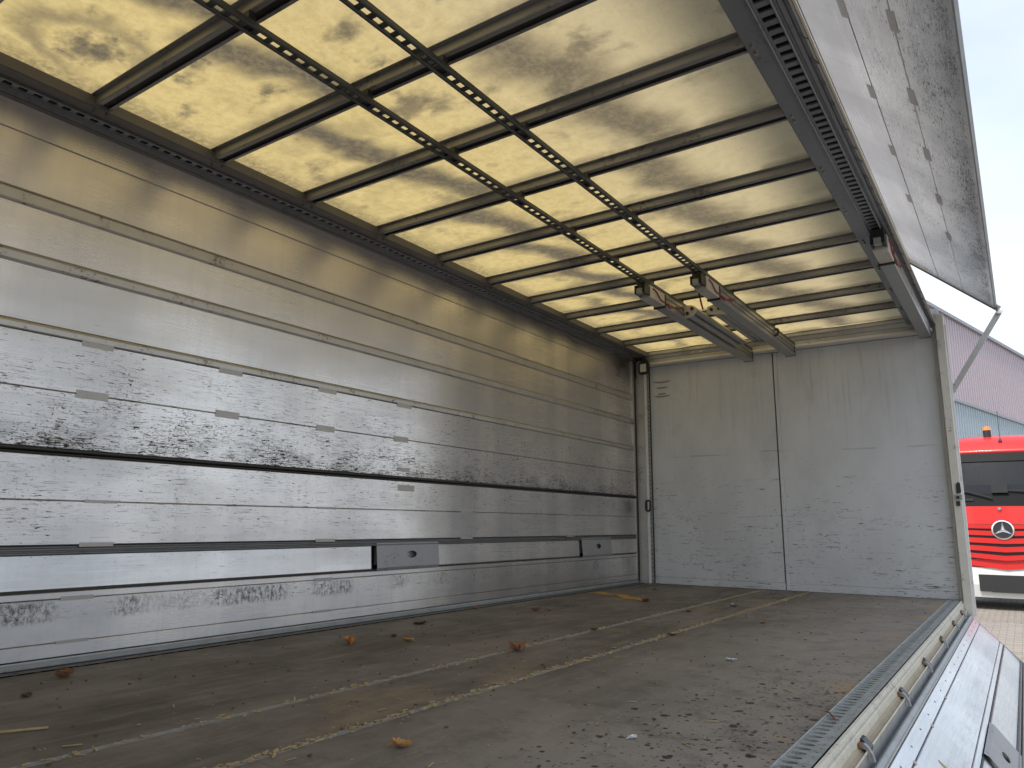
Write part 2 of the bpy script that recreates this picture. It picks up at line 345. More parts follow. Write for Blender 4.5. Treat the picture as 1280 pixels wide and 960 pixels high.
# ------------------------------------------------------------------ mesh helpers
class MB:
    def __init__(s): s.v = []; s.f = []
    def quad(s, *p):
        i = len(s.v); s.v += [tuple(q) for q in p]; s.f.append(tuple(range(i, i+len(p)))); return s
    def box(s, x0, x1, y0, y1, z0, z1):
        i = len(s.v)
        s.v += [(x, y, z) for x in (x0, x1) for y in (y0, y1) for z in (z0, z1)]
        for f in ((0, 1, 3, 2), (4, 6, 7, 5), (0, 4, 5, 1), (2, 3, 7, 6), (0, 2, 6, 4), (1, 5, 7, 3)): s.f.append(tuple(i+k for k in f))
        return s
    def prism(s, prof, y0, y1, ax='y'):
        """profile of (a, b) points swept along an axis: y -> (x, z); x -> (y, z); z -> (x, y)"""
        i = len(s.v); n = len(prof)
        put = {'y': lambda a, b, t: (a, t, b), 'x': lambda a, b, t: (t, a, b), 'z': lambda a, b, t: (a, b, t)}[ax]
        s.v += [put(a, b, y0) for a, b in prof] + [put(a, b, y1) for a, b in prof]
        for k in range(n): s.f.append((i+k, i+(k+1) % n, i+n+(k+1) % n, i+n+k))
        s.f.append(tuple(i+k for k in reversed(range(n)))); s.f.append(tuple(i+n+k for k in range(n)))
        return s
    def cbox(s, x0, x1, y0, y1, z0, z1, c=.003):
        """box with chamfered long edges (along y)"""
        return s.prism([(x0+c, z0), (x1-c, z0), (x1, z0+c), (x1, z1-c), (x1-c, z1), (x0+c, z1), (x0, z1-c), (x0, z0+c)], y0, y1)
    def cyl(s, a, b, r, n=12, r2=None):
        a = Vector(a); b = Vector(b); d = (b-a).normalized(); t = d.orthogonal().normalized(); u = d.cross(t); r2 = r if r2 is None else r2
        i = len(s.v)
        for p, rr in ((a, r), (b, r2)):
            for k in range(n):
                q = 2*math.pi*k/n; s.v.append(tuple(p+(t*math.cos(q)+u*math.sin(q))*rr))
        for k in range(n): s.f.append((i+k, i+(k+1) % n, i+n+(k+1) % n, i+n+k))
        s.f.append(tuple(i+k for k in reversed(range(n)))); s.f.append(tuple(i+n+k for k in range(n)))
        return s
    def path(s, pts, r, n=6):
        pts = [Vector(p) for p in pts]; i = len(s.v); t = None
        for k, p in enumerate(pts):
            d = (pts[min(k+1, len(pts)-1)]-pts[max(k-1, 0)]).normalized()
            t = d.orthogonal().normalized() if t is None else (t-d*t.dot(d)).normalized()
            u = d.cross(t)
            for j in range(n):
                q = 2*math.pi*j/n; s.v.append(tuple(p+(t*math.cos(q)+u*math.sin(q))*r))
        for k in range(len(pts)-1):
            for j in range(n): s.f.append((i+k*n+j, i+k*n+(j+1) % n, i+(k+1)*n+(j+1) % n, i+(k+1)*n+j))
        s.f.append(tuple(i+j for j in reversed(range(n)))); s.f.append(tuple(i+(len(pts)-1)*n+j for j in range(n)))
        return s
    def holecell(s, x0, x1, y0, y1, z, cx, cy, rx, ry, depth=.004, n=12):
        """a flat cell with an oval opening and its rim"""
        ang = [2*math.pi*k/n for k in range(n)]
        ang += [math.atan2(yy-cy, xx-cx) % (2*math.pi) for xx in (x0, x1) for yy in (y0, y1)]; ang = sorted(ang)
        i = len(s.v); m = len(ang)
        for a in ang:
            c_, s_ = math.cos(a), math.sin(a)
            k = min(((x1-cx)/c_ if c_ > 1e-9 else 9e9), ((x0-cx)/c_ if c_ < -1e-9 else 9e9), ((y1-cy)/s_ if s_ > 1e-9 else 9e9), ((y0-cy)/s_ if s_ < -1e-9 else 9e9))
            s.v.append((cx+c_*k, cy+s_*k, z))
        for a in ang: s.v.append((cx+math.cos(a)*rx, cy+math.sin(a)*ry, z))
        for a in ang: s.v.append((cx+math.cos(a)*rx, cy+math.sin(a)*ry, z-depth))
        for k in range(m):
            l = (k+1) % m
            s.f.append((i+k, i+l, i+m+l, i+m+k)); s.f.append((i+m+k, i+m+l, i+2*m+l, i+2*m+k))
        return s
    def xf(s, mtx, start=0):
        s.v = s.v[:start] + [tuple(mtx @ Vector(p)) for p in s.v[start:]]; return s

def build(name, mb, mat, parent=None, world=True, smooth=False, **props):
    me = bpy.data.meshes.new(name); me.from_pydata(mb.v, [], mb.f)
    bm = bmesh.new(); bm.from_mesh(me); bmesh.ops.recalc_face_normals(bm, faces=bm.faces)
    uv = bm.loops.layers.uv.new('UVMap')
    for f in bm.faces:
        for l in f.loops:
            c = l.vert.co; l[uv].uv = (c.z+c.x*.37, c.y+c.x*.11)
    bm.to_mesh(me); bm.free()
    if smooth:
        for p in me.polygons: p.use_smooth = True
    me.materials.append(MT[mat] if isinstance(mat, str) else mat)
    o = bpy.data.objects.new(name, me); COL.objects.link(o)
    if parent is not None:
        o.parent = parent
        if world: o.matrix_parent_inverse = parent.matrix_basis.inverted()
    for k, v in props.items(): o[k] = v
    return o
def thing(name, label, cat, loc=(0, 0, 0), group=None, mtx=None, kind=None):
    o = bpy.data.objects.new(name, None); COL.objects.link(o); o.empty_display_size = .1
    if mtx is not None: o.matrix_basis = mtx
    else: o.location = loc
    o['label'] = label; o['category'] = cat
    if group: o['group'] = group
    if kind: o['kind'] = kind
    bpy.context.view_layer.update() if False else None
    return o
def inst(src, name, parent, loc, rotz=0, scale=(1, 1, 1)):
    o = bpy.data.objects.new(name, src.data); COL.objects.link(o); o.parent = parent
    o.location = loc; o.rotation_euler = (0, 0, rotz); o.scale = scale
    return o

GZ = -1.10                     # yard level; z = 0 is the load floor
YN, YF = -0.74, 6.50           # near and far end of the load space
XR = 2.576                     # inner face of the loading side

# ------------------------------------------------------------------ yard
g = build('ground', MB().quad((-900, -900, GZ-.012), (900, -900, GZ-.012), (900, 900, GZ-.012), (-900, 900, GZ-.012)), 'pave_far', kind='structure', label='tan paved yard stretching away beyond the truck body', category='ground')
pv = thing('pavement', 'tan block paving of the yard in front of the red truck', 'paving', (2.5, 15, GZ-.01), kind='structure')
BW, BH = .20, .10
blk = MB().prism([(-.1, 0), (.1, 0), (.1, .006), (.096, .010), (-.096, .010), (-.1, .006)], -.05, .05)
allb = []
for r in range(0, 150):
    for c in range(0, 40):
        allb.append((-.9+c*.206+(.103 if r % 2 else 0), 8.6+r*.106))
def seen(p):
    return 1.9 < p[0] < 3.3 and 9.5 < p[1]
vis = sorted([p for p in allb if seen(p) and (p[0]-3.0) > -.062*(p[1]-.0)*1.0 and p[0] < 3.0+.02*p[1]], key=lambda p: p[1])[:300]
vs = set(vis)
rest = MB()
for p in allb:
    if p in vs: continue
    dz = random.uniform(-.002, .002); x, y = p
    i = len(rest.v); z0, z1, z2 = GZ-.01, GZ-.004+dz, GZ+dz
    rest.v += [(x-.1, y-.05, z0), (x+.1, y-.05, z0), (x+.1, y+.05, z0), (x-.1, y+.05, z0), (x-.1, y-.05, z1), (x+.1, y-.05, z1), (x+.1, y+.05, z1), (x-.1, y+.05, z1), (x-.096, y-.046, z2), (x+.096, y-.046, z2), (x+.096, y+.046, z2), (x-.096, y+.046, z2)]
    for a in (0, 4):
        for k in range(4): rest.f.append((i+a+k, i+a+(k+1) % 4, i+a+4+(k+1) % 4, i+a+4+k))
    rest.f.append((i+8, i+9, i+10, i+11))
build('paving_block_field', rest, MT['pave_far'], pv, kind='stuff')
b0 = build('paving_block', blk, 'pave', pv, world=False)
for k, p in enumerate(vis):
    loc = (p[0]-2.5, p[1]-15, random.uniform(-.002, .002))
    if k == 0: b0.location = loc
    else: inst(b0, 'paving_block', pv, loc)

# ------------------------------------------------------------------ warehouse behind the truck
wd = Vector((.228, .974, 0)).normalized(); wn = Vector((.974, -.228, 0)).normalized()
wp = Vector((2.334, 38, GZ))
wm = Matrix((wn, wd, Vector((0, 0, 1)))).transposed().to_4x4(); wm.translation = wp
wh = thing('warehouse', 'long warehouse with pink over pale blue corrugated cladding behind the red truck', 'building', mtx=wm)
def corr(y0, y1, z0, z1, pitch=.30, d=.06):
    m = MB(); y = y0; prof = []
    while y < y1-1e-6:
        for t, x in ((0, 0), (.36, 0), (.46, d), (.9, d), (1.0, 0)):
            if t < 1: prof.append((x, min(y+t*pitch, y1)))
        y += pitch
    prof.append((0, y1))
    i = len(m.v)
    for x, yy in prof: m.v += [(x, yy, z0), (x, yy, z1)]
    for k in range(len(prof)-1): m.f.append((i+2*k, i+2*k+2, i+2*k+3, i+2*k+1))
    return m
ZB, ZT = 6.45, 9.9
for k in range(-3, 6):
    a, b = k*6.0, k*6.0+5.99
    build('cladding_sheet', corr(a, b, ZB+.1, ZT), 'pink', wh, world=False)
    build('cladding_sheet', corr(a, b, 0, ZB), 'paleblue', wh, world=False)
build('flashing', MB().box(-.02, .12, -18, 36, ZB+.0, ZB+.11), 'flash', wh, world=False)
build('roof_edge_trim', MB().box(-.3, .16, -18, 36, ZT, ZT+.14), 'flash', wh, world=False)
build('roof', MB().quad((-.3, -18, ZT+.1), (-.3, 36, ZT+.1), (-22, 36, ZT+.6), (-22, -18, ZT+.6)), 'flash', wh, world=False)
build('wall', MB().box(-22, -.06, -18, 36, 0, ZT-.02), 'flash', wh, world=False)

# ------------------------------------------------------------------ red truck
tr = thing('truck', 'red cab truck with white bumper and amber beacon parked facing the camera', 'truck', (2.63, 18.0, GZ))
def interp(tab, z):
    for (a, va), (b, vb) in zip(tab, tab[1:]):
        if z <= b: return va+(vb-va)*max(0, (z-a))/(b-a)
    return tab[-1][1]
WT = [(.2, 1.2), (.9, 1.22), (2.1, 1.22), (2.5, 1.19), (3.0, 1.13), (3.2, 1.06), (3.4, .93), (3.52, .80), (3.6, .62)]
FT = [(.2, .10), (.5, 0), (.95, .0), (2.05, .04), (2.35, .10), (3.0, .32), (3.2, .42), (3.4, .60), (3.52, .82), (3.6, 1.1)]
def ring(z, grow=0, depth=2.2, back=None):
    w_ = interp(WT, z)+grow; f_ = interp(FT, z)-grow; rc = .34
    pts = []
    bow = .10
    for k in range(-8, 9):
        x = k/8*(w_-rc*.8); pts.append((x, f_+bow*(x/w_)**2))
    y0 = pts[-1][1]; right = []
    for k in range(1, 6):
        a = k/5*math.pi/2; right.append((w_-rc*.8+rc*.8*math.sin(a), y0+rc*(1-math.cos(a))))
    left = [(-x, y) for x, y in reversed(right)]
    bk = depth+f_*.25
    return left+pts+right+[(w_, bk), (-w_, bk)]
def loft(zs, grow=0, caps=True):
    m = MB(); rings = [ring(z, grow) for z in zs]; n = len(rings[0])
    for rg, z in zip(rings, zs): m.v += [(x, y, z) for x, y in rg]
    for k in range(len(zs)-1):
        for j in range(n): m.f.append((k*n+j, k*n+(j+1) % n, (k+1)*n+(j+1) % n, (k+1)*n+j))
    if caps: m.f.append(tuple(reversed(range(n)))); m.f.append(tuple((len(zs)-1)*n+j for j in range(n)))
    return m
def front(x, z, grow=0): return interp(FT, z)-grow+.10*(x/interp(WT, z))**2
build('cab_body', loft([.84, 1.2, 1.6, 2.06]), 'red', tr, world=False)
build('cab_skirt_panel', loft([2.062, 2.2, 2.31]), 'visor', tr, world=False)
build('windscreen', loft([2.312, 2.5, 2.75, 2.98]), 'glass', tr, world=False, smooth=False)
build('sun_visor', loft([2.99, 3.07, 3.17], .025), 'visor', tr, world=False)
build('cab_roof', loft([3.172, 3.25, 3.32, 3.40, 3.46, 3.52, 3.56, 3.6]), 'red', tr, world=False, smooth=True)
bump = build('bumper', loft([.25, .34, .5, .7, .838], .03), 'white', tr, world=False)
# dark openings in the bumper
def facepatch(x0, x1, z0, z1, grow, th, nx=10, chamf=.06):
    m = MB(); xs = [x0+(x1-x0)*k/nx for k in range(nx+1)]
    for a, b in zip(xs, xs[1:]):
        za = z0+chamf*(1 if a <= x0+1e-6 else 0); zb = z0+chamf*(1 if b >= x1-1e-6 else 0)
        m.prism([(a, front(a, (z0+z1)/2, grow+th)), (b, front(b, (z0+z1)/2, grow+th)), (b, front(b, (z0+z1)/2, grow-.02)), (a, front(a, (z0+z1)/2, grow-.02))], z0, z1, 'z')
    return m
build('air_intake', facepatch(-.50, .50, .37, .70, .03, .012), 'black', bump, world=False)
build('intake_lip', facepatch(-.30, .30, .36, .47, .03, .04), 'black', bump, world=False)
for s_ in (-1, 1):
    build('headlight', facepatch(min(s_*.7, s_*1.0), max(s_*.7, s_*1.0), .5, .74, .03, .012, 4), 'lens', bump, world=False)
# grille: dark field with red slats sweeping down to the middle
gr = build('grille', facepatch(-.98, .98, .86, 1.70, 0, .008, 14), 'black', tr, world=False)
def slat(z, h, sag, th, mat):
    m = MB(); N = 16
    for k in range(N):
        a = -1.0+2.0*k/N; b = a+2.0/N
        za = z-sag*(1-abs(a)); zb = z-sag*(1-abs(b))
        fa, fb = front(a, z, .02), front(b, z, .02)
        i = len(m.v)
        for x, zz, f_ in ((a, za, fa), (b, zb, fb)):
            m.v += [(x, f_-th*.92, zz), (x, f_-th, zz+h), (x, f_+.06, zz+h), (x, f_+.06, zz)]
        for f in ((0, 4, 5, 1), (1, 5, 6, 2), (0, 3, 7, 4)): m.f.append(tuple(i+q for q in f))
    return m
for z, h, sag in ((1.625, .080, .02), (1.495, .092, .03), (1.35, .10, .04), (1.205, .10, .06), (1.065, .095, .085), (.925, .095, .12)):
    build('slat', slat(z, h, sag, .05, 'red'), 'red', gr, world=False)
# mesh strips between the slats (perforated look)
# three-pointed star emblem
em = build('emblem', MB().cyl((0, -.055, 1.585), (0, -.02, 1.585), .185, 36), 'black', tr, world=False)
rg = MB()
for k in range(40):
    a = 2*math.pi*k/40; b = 2*math.pi*(k+1)/40
    P_ = lambda an, rr, yy: (math.sin(an)*rr, yy, 1.585+math.cos(an)*rr)
    rg.quad(P_(a, .168, -.075), P_(b, .168, -.075), P_(b, .192, -.072), P_(a, .192, -.072))
    rg.quad(P_(a, .192, -.072), P_(b, .192, -.072), P_(b, .195, -.02), P_(a, .195, -.02))
    rg.quad(P_(a, .168, -.075), P_(b, .168, -.075), P_(b, .166, -.05), P_(a, .166, -.05))
build('emblem_ring', rg, 'chrome', em, world=False)
st = MB()
for k in range(3):
    a = 2*math.pi*k/3; i = len(st.v)
    P_ = lambda an, rr, yy: (math.sin(an)*rr, yy, 1.585+math.cos(an)*rr)
    st.v += [P_(a, .172, -.066), P_(a+math.pi/3, .034, -.058), (0, -.09, 1.585), P_(a-math.pi/3, .034, -.058)]
    st.f += [(i, i+1, i+2), (i, i+2, i+3)]
build('emblem_star', st, 'chrome', em, world=False)
build('badge', MB().cyl((-.02, .0, 2.01), (-.02, .03, 2.01), .03, 16), 'chrome', tr, world=False)
for x0, x1 in ((-1.0, -.12), (-.05, .85)):
    m = MB(); pts = [(x1, front(x1, 2.22, .05), 2.22), ((x0+x1)/2, front((x0+x1)/2, 2.36, .05), 2.36), (x0, front(x0, 2.38, .05), 2.385)]
    m.path(pts, .014); build('wiper', m, 'black', tr, world=False)
build('bracket_box', MB().box(-.12, .16, .03, .12, 2.33, 2.50), 'black', tr, world=False)
for x0, x1 in ((-1.0, -.45), (.45, 1.0)):
    build('step_grip', MB().box(x0, x1, .06, .16, 2.17, 2.22), 'black', tr, world=False)
build('beacon_base', MB().cyl((-.11, 1.05, 3.55), (-.11, 1.05, 3.72), .075, 16), 'black', tr, world=False)
build('beacon', MB().cyl((-.11, 1.05, 3.72), (-.11, 1.05, 3.80), .078, 16, .066), 'amber', tr, world=False)
build('antenna', MB().cyl((.12, .72, 3.42), (.12, .8, 4.1), .006, 6), 'black', tr, world=False)
build('antenna_foot', MB().cyl((.12, .60, 3.40), (.12, .74, 3.46), .035, 10), 'black', tr, world=False)
for s_ in (-1, 1):
    m = MB().prism([(s_*1.25, .12), (s_*1.45, .16), (s_*1.45, .26), (s_*1.25, .3)], 2.1, 2.95, 'z')
    build('mirror', m, 'black', tr, world=False)
    build('mirror_arm', MB().box(min(s_*1.1, s_*1.3), max(s_*1.1, s_*1.3), .2, .24, 2.9, 2.94), 'black', tr, world=False)
    for yy in (1.4, 5.0):
        wl = build('wheel', MB().cyl((s_*.86, yy, .5), (s_*1.18, yy, .5), .5, 32), 'tyre', tr, world=False)
        build('rim', MB().cyl((s_*1.14, yy, .5), (s_*1.195, yy, .5), .29, 24), 'galv', wl, world=False)
build('chassis', MB().box(-.42, .42, .8, 6.2, .72, .98).box(-1.0, 1.0, 1.3, 1.5, .4, .6).box(-1.0, 1.0, 4.9, 5.1, .4, .6), 'black', tr, world=False)

# ------------------------------------------------------------------ chassis carrying the load body
ch = thing('truck_chassis', 'dark steel chassis and wheels beneath the load body', 'chassis', (1.288, 2.8, GZ))
build('frame', MB().box(.85, .97, YN, YF, -.42, -.10).box(1.6, 1.72, YN, YF, -.42, -.10), 'black', ch)
for yy in (.7, 5.2):
    build('axle', MB().cyl((.2, yy, GZ+.48), (2.36, yy, GZ+.48), .07, 12).box(.85, .95, yy-.1, yy+.1, GZ+.42, -.41).box(1.62, 1.72, yy-.1, yy+.1, GZ+.42, -.41), 'black', ch)
    for x0 in (.12, 2.14):
        build('wheel', MB().cyl((x0, yy, GZ+.48), (x0+.30, yy, GZ+.48), .48, 32), 'tyre', ch)

# ------------------------------------------------------------------ load floor
fl = thing('floor', 'dirty brown plywood load floor with two pale lashing strips', 'floor', (1.288, 2.9, 0), kind='structure')
S1, S2 = 1.134, 1.498
build('underframe', MB().box(-.07, 2.575, YN, YF+.06, -.10, -.022).box(-.07, .0105, YN, YF+.06, -.0215, .0045), 'black', fl)
# plywood sheets: three lanes, cross joints staggered
for x0, x1, cuts in ((.064, S1-.012, (1.9, 4.5)), (S1+.012, S2-.012, (2.35, 4.9)), (S2+.012, 2.479, (1.15, 3.72))):
    ys = [YN]+list(cuts)+[YF+.04]
    for a, b in zip(ys, ys[1:]):
        build('floor_board', MB().prism([(x0, -.02), (x1, -.02), (x1, -.001), (x1-.001, 0), (x0+.001, 0), (x0, -.001)], a+.0008, b-.0008), 'floor', fl)
for x in (S1, S2):
    build('lashing_strip', MB().prism([(x-.0115, -.02), (x+.0115, -.02), (x+.0115, .0015), (x+.008, .002), (x+.006, -.004), (x-.006, -.004), (x-.008, .002), (x-.0115, .0015)], YN, YF+.03), 'strip', fl)
# perforated edge rails
def perforated(x0, x1, rows, pitch, z, name):
    m = MB(); nn = int((YF-YN)/pitch)
    xs = [x0]+[ (rows[i][0]+rows[i+1][0])/2 for i in range(len(rows)-1)]+[x1]
    for k in range(nn):
        for (cx, rx, ry, off), a, b in zip(rows, xs, xs[1:]):
            y = YN+k*pitch
            m.holecell(a, b, y, y+pitch, z, cx, y+pitch*(.5+off), rx, ry, .006)
    build(name, m, 'galv_dirty' if x0 > 1 else 'foot_rail', fl)
perforated(2.481, 2.556, [(2.506, .019, .0115, .12), (2.541, .004, .0035, -.2)], .042, .004, 'edge_rail')
build('rail_channel', MB().box(2.480, 2.557, YN, YF, -.021, -.012), 'hole', fl)
perforated(.012, .062, [(.042, .007, .012, 0)], .075, .004, 'edge_rail')
build('rail_channel', MB().box(.011, .062, YN, YF, -.021, -.012), 'hole', fl)
build('rail_lip', MB().cbox(2.4795, 2.4835, YN, YF, -.02, .0062, .0015), 'galv_dirty', fl)
# outer sill below the loading edge
build('sill', MB().prism([(2.557, -.12), (2.579, -.12), (2.579, -.016), (2.577, -.012), (2.571, -.012), (2.570, -.002), (2.567, .001), (2.560, .003), (2.557, 0)], YN, YF), 'cream', fl)
build('sill_channel', MB().prism([(2.5795, -.14), (2.596, -.14), (2.596, -.056), (2.590, -.060), (2.584, -.056), (2.5795, -.040)], YN, YF-.02), 'tan_chan', fl)
build('sill_lip', MB().cbox(2.5965, 2.5995, YN, YF-.02, -.0595, -.052, .001), 'cream', fl)
build('sill_skirt', MB().box(2.5966, 2.5990, YN, YF-.02, -.15, -.0600), 'galv', fl)
for y in (.76, 1.52, 2.27, 3.02, 3.76, 4.56, 5.36, 6.06):
    h = build('hinge', MB().prism([(2.576, -.034), (2.583, -.036), (2.592, -.036), (2.602, -.044), (2.611, -.060), (2.616, -.078), (2.611, -.080), (2.603, -.062), (2.594, -.050), (2.584, -.048), (2.576, -.045)], y-.008, y+.008), 'galv', fl)
    build('hinge_pocket', MB().prism([(2.578, -.060), (2.602, -.062), (2.604, -.050), (2.597, -.042), (2.586, -.030), (2.578, -.028)], y+.011, y+.055), 'black', h)
    build('hinge_pin', MB().cyl((2.580, y-.03, -.040), (2.580, y+.0, -.040), .008, 8), 'rust', h)

# ------------------------------------------------------------------ side walls: swing wall (upper) and drop side (lower), local x inward, y along, z up
def place(o, px, pz, zref, inward, upv):
    """matrix that puts local height zref at (px, pz)"""
    X = Vector(inward).normalized(); Z = Vector(upv).normalized(); Y = Z.cross(X)
    m = Matrix((X, Y, Z)).transposed().to_4x4(); m.translation = Vector((px, 0, pz))-Z*zref
    return m
def plankprof(z0, z1, x, d=.022, c=.0025):
    return [(x-d, z0), (x-c, z0), (x, z0+c), (x, z1-c), (x-c, z1), (x-d, z1)]
def clip(par, y, z, l, h, x, mat='clip'):
    build('joint_clip', MB().prism([(y-l/2, z-h/2), (y+l/2, z-h/2), (y+l/2, z+h/2), (y-l/2, z+h/2)], x-.004, x+.0012, 'x'), mat, par, world=False)
def swing_wall(par, y0, y1, zb, mat, clips, top=2.105, thin=False):
    g_ = .0012
    rec = -.006 if thin else -.009
    for a, b, x in ((zb, 1.020, 0), (1.020, 1.228, 0), (1.266, 1.484, rec), (1.530, 1.712, rec), (1.768, 1.990, rec), (1.990, top, rec)):
        build('plank', MB().prism(plankprof(a+g_, b-g_, x, .010 if thin else .022), y0, y1), mat, par, world=False)
    for a, b in ((1.228, 1.266), (1.484, 1.530), (1.712, 1.768)):
        x = .0015 if a < 1.3 else .001
        if thin:
            build('rib', MB().box(-.015, .0008 if a < 1.3 else -.004, y0, y1, a+.001, b-.001), mat, par, world=False); continue
        build('rib', MB().prism([(-.05, a+.001), (x-.003, a+.001), (x, a+.006), (x, b-.012), (x-.006, b-.002), (-.05, b-.001)], y0, y1), 'rib', par, world=False)
        if a > 1.3:
            build('rib_groove', MB().box(-.03, x-.006, y0, y1, a-.0012, a+.001), 'rib', par, world=False)
    build('backing', MB().box(-.022 if thin else -.055, -.0165 if thin else -.046, y0, y1, zb, top), 'rib', par, world=False)
    if not thin: build('bottom_seal', MB().prism([(-.04, zb-.018), (-.004, zb-.012), (.002, zb-.008), (.001, zb-.002), (-.04, zb-.001)], y0, y1), 'dark_seal', par, world=False)
    # end stile with its recess
    for a in (y0, y1-.03):
        build('end_stile', MB().box(-.016 if thin else -.045, .004, a, a+.03, zb, top), 'rib', par, world=False)
    for y, z, l, h in clips: clip(par, y, z, l, h, 0 if z < 1.26 else -.021)
def cover_plate(par, y0, y1):
    # sloping plate with an oblong finger hole
    m = MB(); zc, yc = .352, y0+(y1-y0)*.54
    m.holecell(.285, .425, y0, y1, 0, zc, yc, .020, .045, .006, 16)
    # (local x of the cell is height) -> wall coordinates, leaning out at the foot
    m.v = [((.012-.10*(a-.285) if a > .285 else .012)+c_, b, a) for a, b, c_ in m.v]
    m.quad((.012, y0, .285), (.012, y1, .285), (.006, y1, .268), (.006, y0, .268))
    m.quad((-.002, y0, .425), (-.002, y1, .425), (-.04, y1, .425), (-.04, y0, .425))
    return build('cover_plate', m, 'plate', par, world=False)
def drop_side(par, y0, y1, mat, plates, clips):
    g_ = .0012
    for a, b in ((.034, .086), (.086, .243), (.243, .270), (.440, .606), (.606, .775)):
        build('plank', MB().prism(plankprof(a+g_, b-g_, 0), y0, y1), mat, par, world=False)
    build('foot_rail', MB().prism([(-.03, .006), (.008, .006), (.010, .009), (.010, .022), (.005, .027), (.004, .032), (-.03, .033)], y0, y1), 'galv', par, world=False)
    # ribbed ledge over the tie-down recess
    build('ledge', MB().prism([(-.05, .404), (-.004, .404), (.001, .408), (.001, .413), (-.008, .415), (-.008, .420), (.002, .422), (.002, .428), (-.007, .431), (-.007, .436), (.001, .439), (-.05, .4395)], y0, y1), 'ledge', par, world=False)
    build('recess_back', MB().box(-.060, -.052, y0, y1, .262, .402), 'hole', par, world=False)
    build('recess_seal', MB().box(-.03, -.001, y0, y1, .2702, .2775), 'dark_seal', par, world=False)
    ys = [y0]
    for a, b in plates: ys += [a-.004, b+.0]
    ys.append(y1)
    for a, b in zip(ys[0::2], ys[1::2]):
        build('sloping_panel', MB().prism([(-.0525, .40), (-.009, .403), (.000, .282), (-.003, .278), (-.0525, .278)], a+.001, b-.03 if b < y1 else b-.02), mat, par, world=False)
    for a, b in plates:
        cp = cover_plate(par, a, b)
        build('plate_backing', MB().box(-.045, -.03, a+.03, b-.03, .30, .40), 'post', cp, world=False)
    build('top_edge', MB().prism([(-.04, .7755), (-.004, .7755), (-.002, .779), (-.004, .783), (-.04, .783)], y0, y1), 'dark_seal', par, world=False)
    build('backing', MB().box(-.072, -.062, y0, y1, .01, .78), 'rib', par, world=False)
    for a in (y0, y1-.018):
        build('end_stile', MB().box(-.06, .003, a, a+.018, .062, .776), 'rib', par, world=False)
    for y, z, l, h in clips: clip(par, y, z, l, h, 0)

cl_up = [(y, 1.226, .125, .030) for y in (.85, 1.42, 2.03, 2.62, 3.22)]+[(y, 1.020, .125, .032) for y in (.80, 1.42, 2.03, 2.62, 3.20)]+[(3.23, .842, .11, .022)]+[(y, 1.990, .15, .012) for y in (1.42, 2.05, 2.7, 3.9, 5.0)]
left_up = thing('swing_wall', 'closed scuffed aluminium upper side wall with ribs, left of the load floor', 'swing wall', mtx=Matrix.Identity(4))
swing_wall(left_up, YN, 6.44, .800, 'alu', cl_up)
left_lo = thing('drop_side', 'closed aluminium lower side wall with two cover plates at the left', 'drop side', mtx=Matrix.Identity(4))
cl_lo = [(y, .606, .13, .012) for y in (.88, 1.50, 2.66, 3.85, 5.2)]+[(y, .441, .13, .016) for y in (.88, 1.50, 2.66, 3.85, 5.2)]+[(y, .244, .12, .016) for y in (.88, 1.45, 2.66)]+[(y, .0865, .12, .012) for y in (.88, 1.45, 2.66)]+[(3.26, .735, .14, .035)]
drop_side(left_lo, YN, 6.44, 'alu', ((3.035, 3.57), (5.38, 5.91)), cl_lo)

ev = (-.748, 0, .663)
right_up = thing('swing_wall', 'raised aluminium swing wall tilted above the open side, sky beyond', 'swing wall', mtx=place(None, 3.0, 2.162, .735, (-.663, 0, -.748), ev))
cl_r = [(-y, 1.020, .14, .034) for y in (2.15, 2.75, 3.33, 3.93, 4.55, 5.2)]+[(-y, 1.240, .13, .034) for y in (2.2, 2.78, 3.45, 4.1, 4.8)]
swing_wall(right_up, -6.52, -YN, .765, 'alu_wing', cl_r, 2.03, True)
build('edge_profile', MB().prism([(-.016, .757), (.002, .757), (.003, .759), (.003, .764), (-.016, .7645)], -6.52, -YN), 'galv', right_up, world=False)
build('end_cap', MB().box(-.03, .012, -6.536, -6.521, .735, 2.03), 'side_dark', right_up, world=False)
for y in (6.585, YN-.05):
    a = Vector((2.622, y, 1.545)); b = Vector((2.998, y, 2.150)); d = (b-a).normalized(); nn = Vector((-d.z, 0, d.x))
    m = MB(); q = [a-d*.03+nn*.02, a-d*.03-nn*.02, b+d*.03-nn*.02, b+d*.03+nn*.02]
    m.prism([(p.x, p.z) for p in q], y-.006, y+.006)
    arm = build('swing_arm', m, 'post', right_up)
    build('pivot', MB().cyl((b.x, y-.06, b.z), (b.x, y+.012, b.z), .016, 12).cyl((a.x, y-.02, a.z), (a.x, y+.014, a.z), .02, 12), 'bolt', arm)

dn = (.719, 0, .695); de = (.695, 0, -.719)
right_lo = thing('drop_side', 'opened aluminium drop side sloping out below the loading edge, rubbed bluish', 'drop side', mtx=place(None, 2.612, -.094, .008, dn, de))
drop_side(right_lo, -6.47, -YN, 'alu_rub', ((-3.88, -3.35), (-1.45, -.92)), [(-y, .0865, .02, .012) for y in (2.6, 3.1, 3.63)])
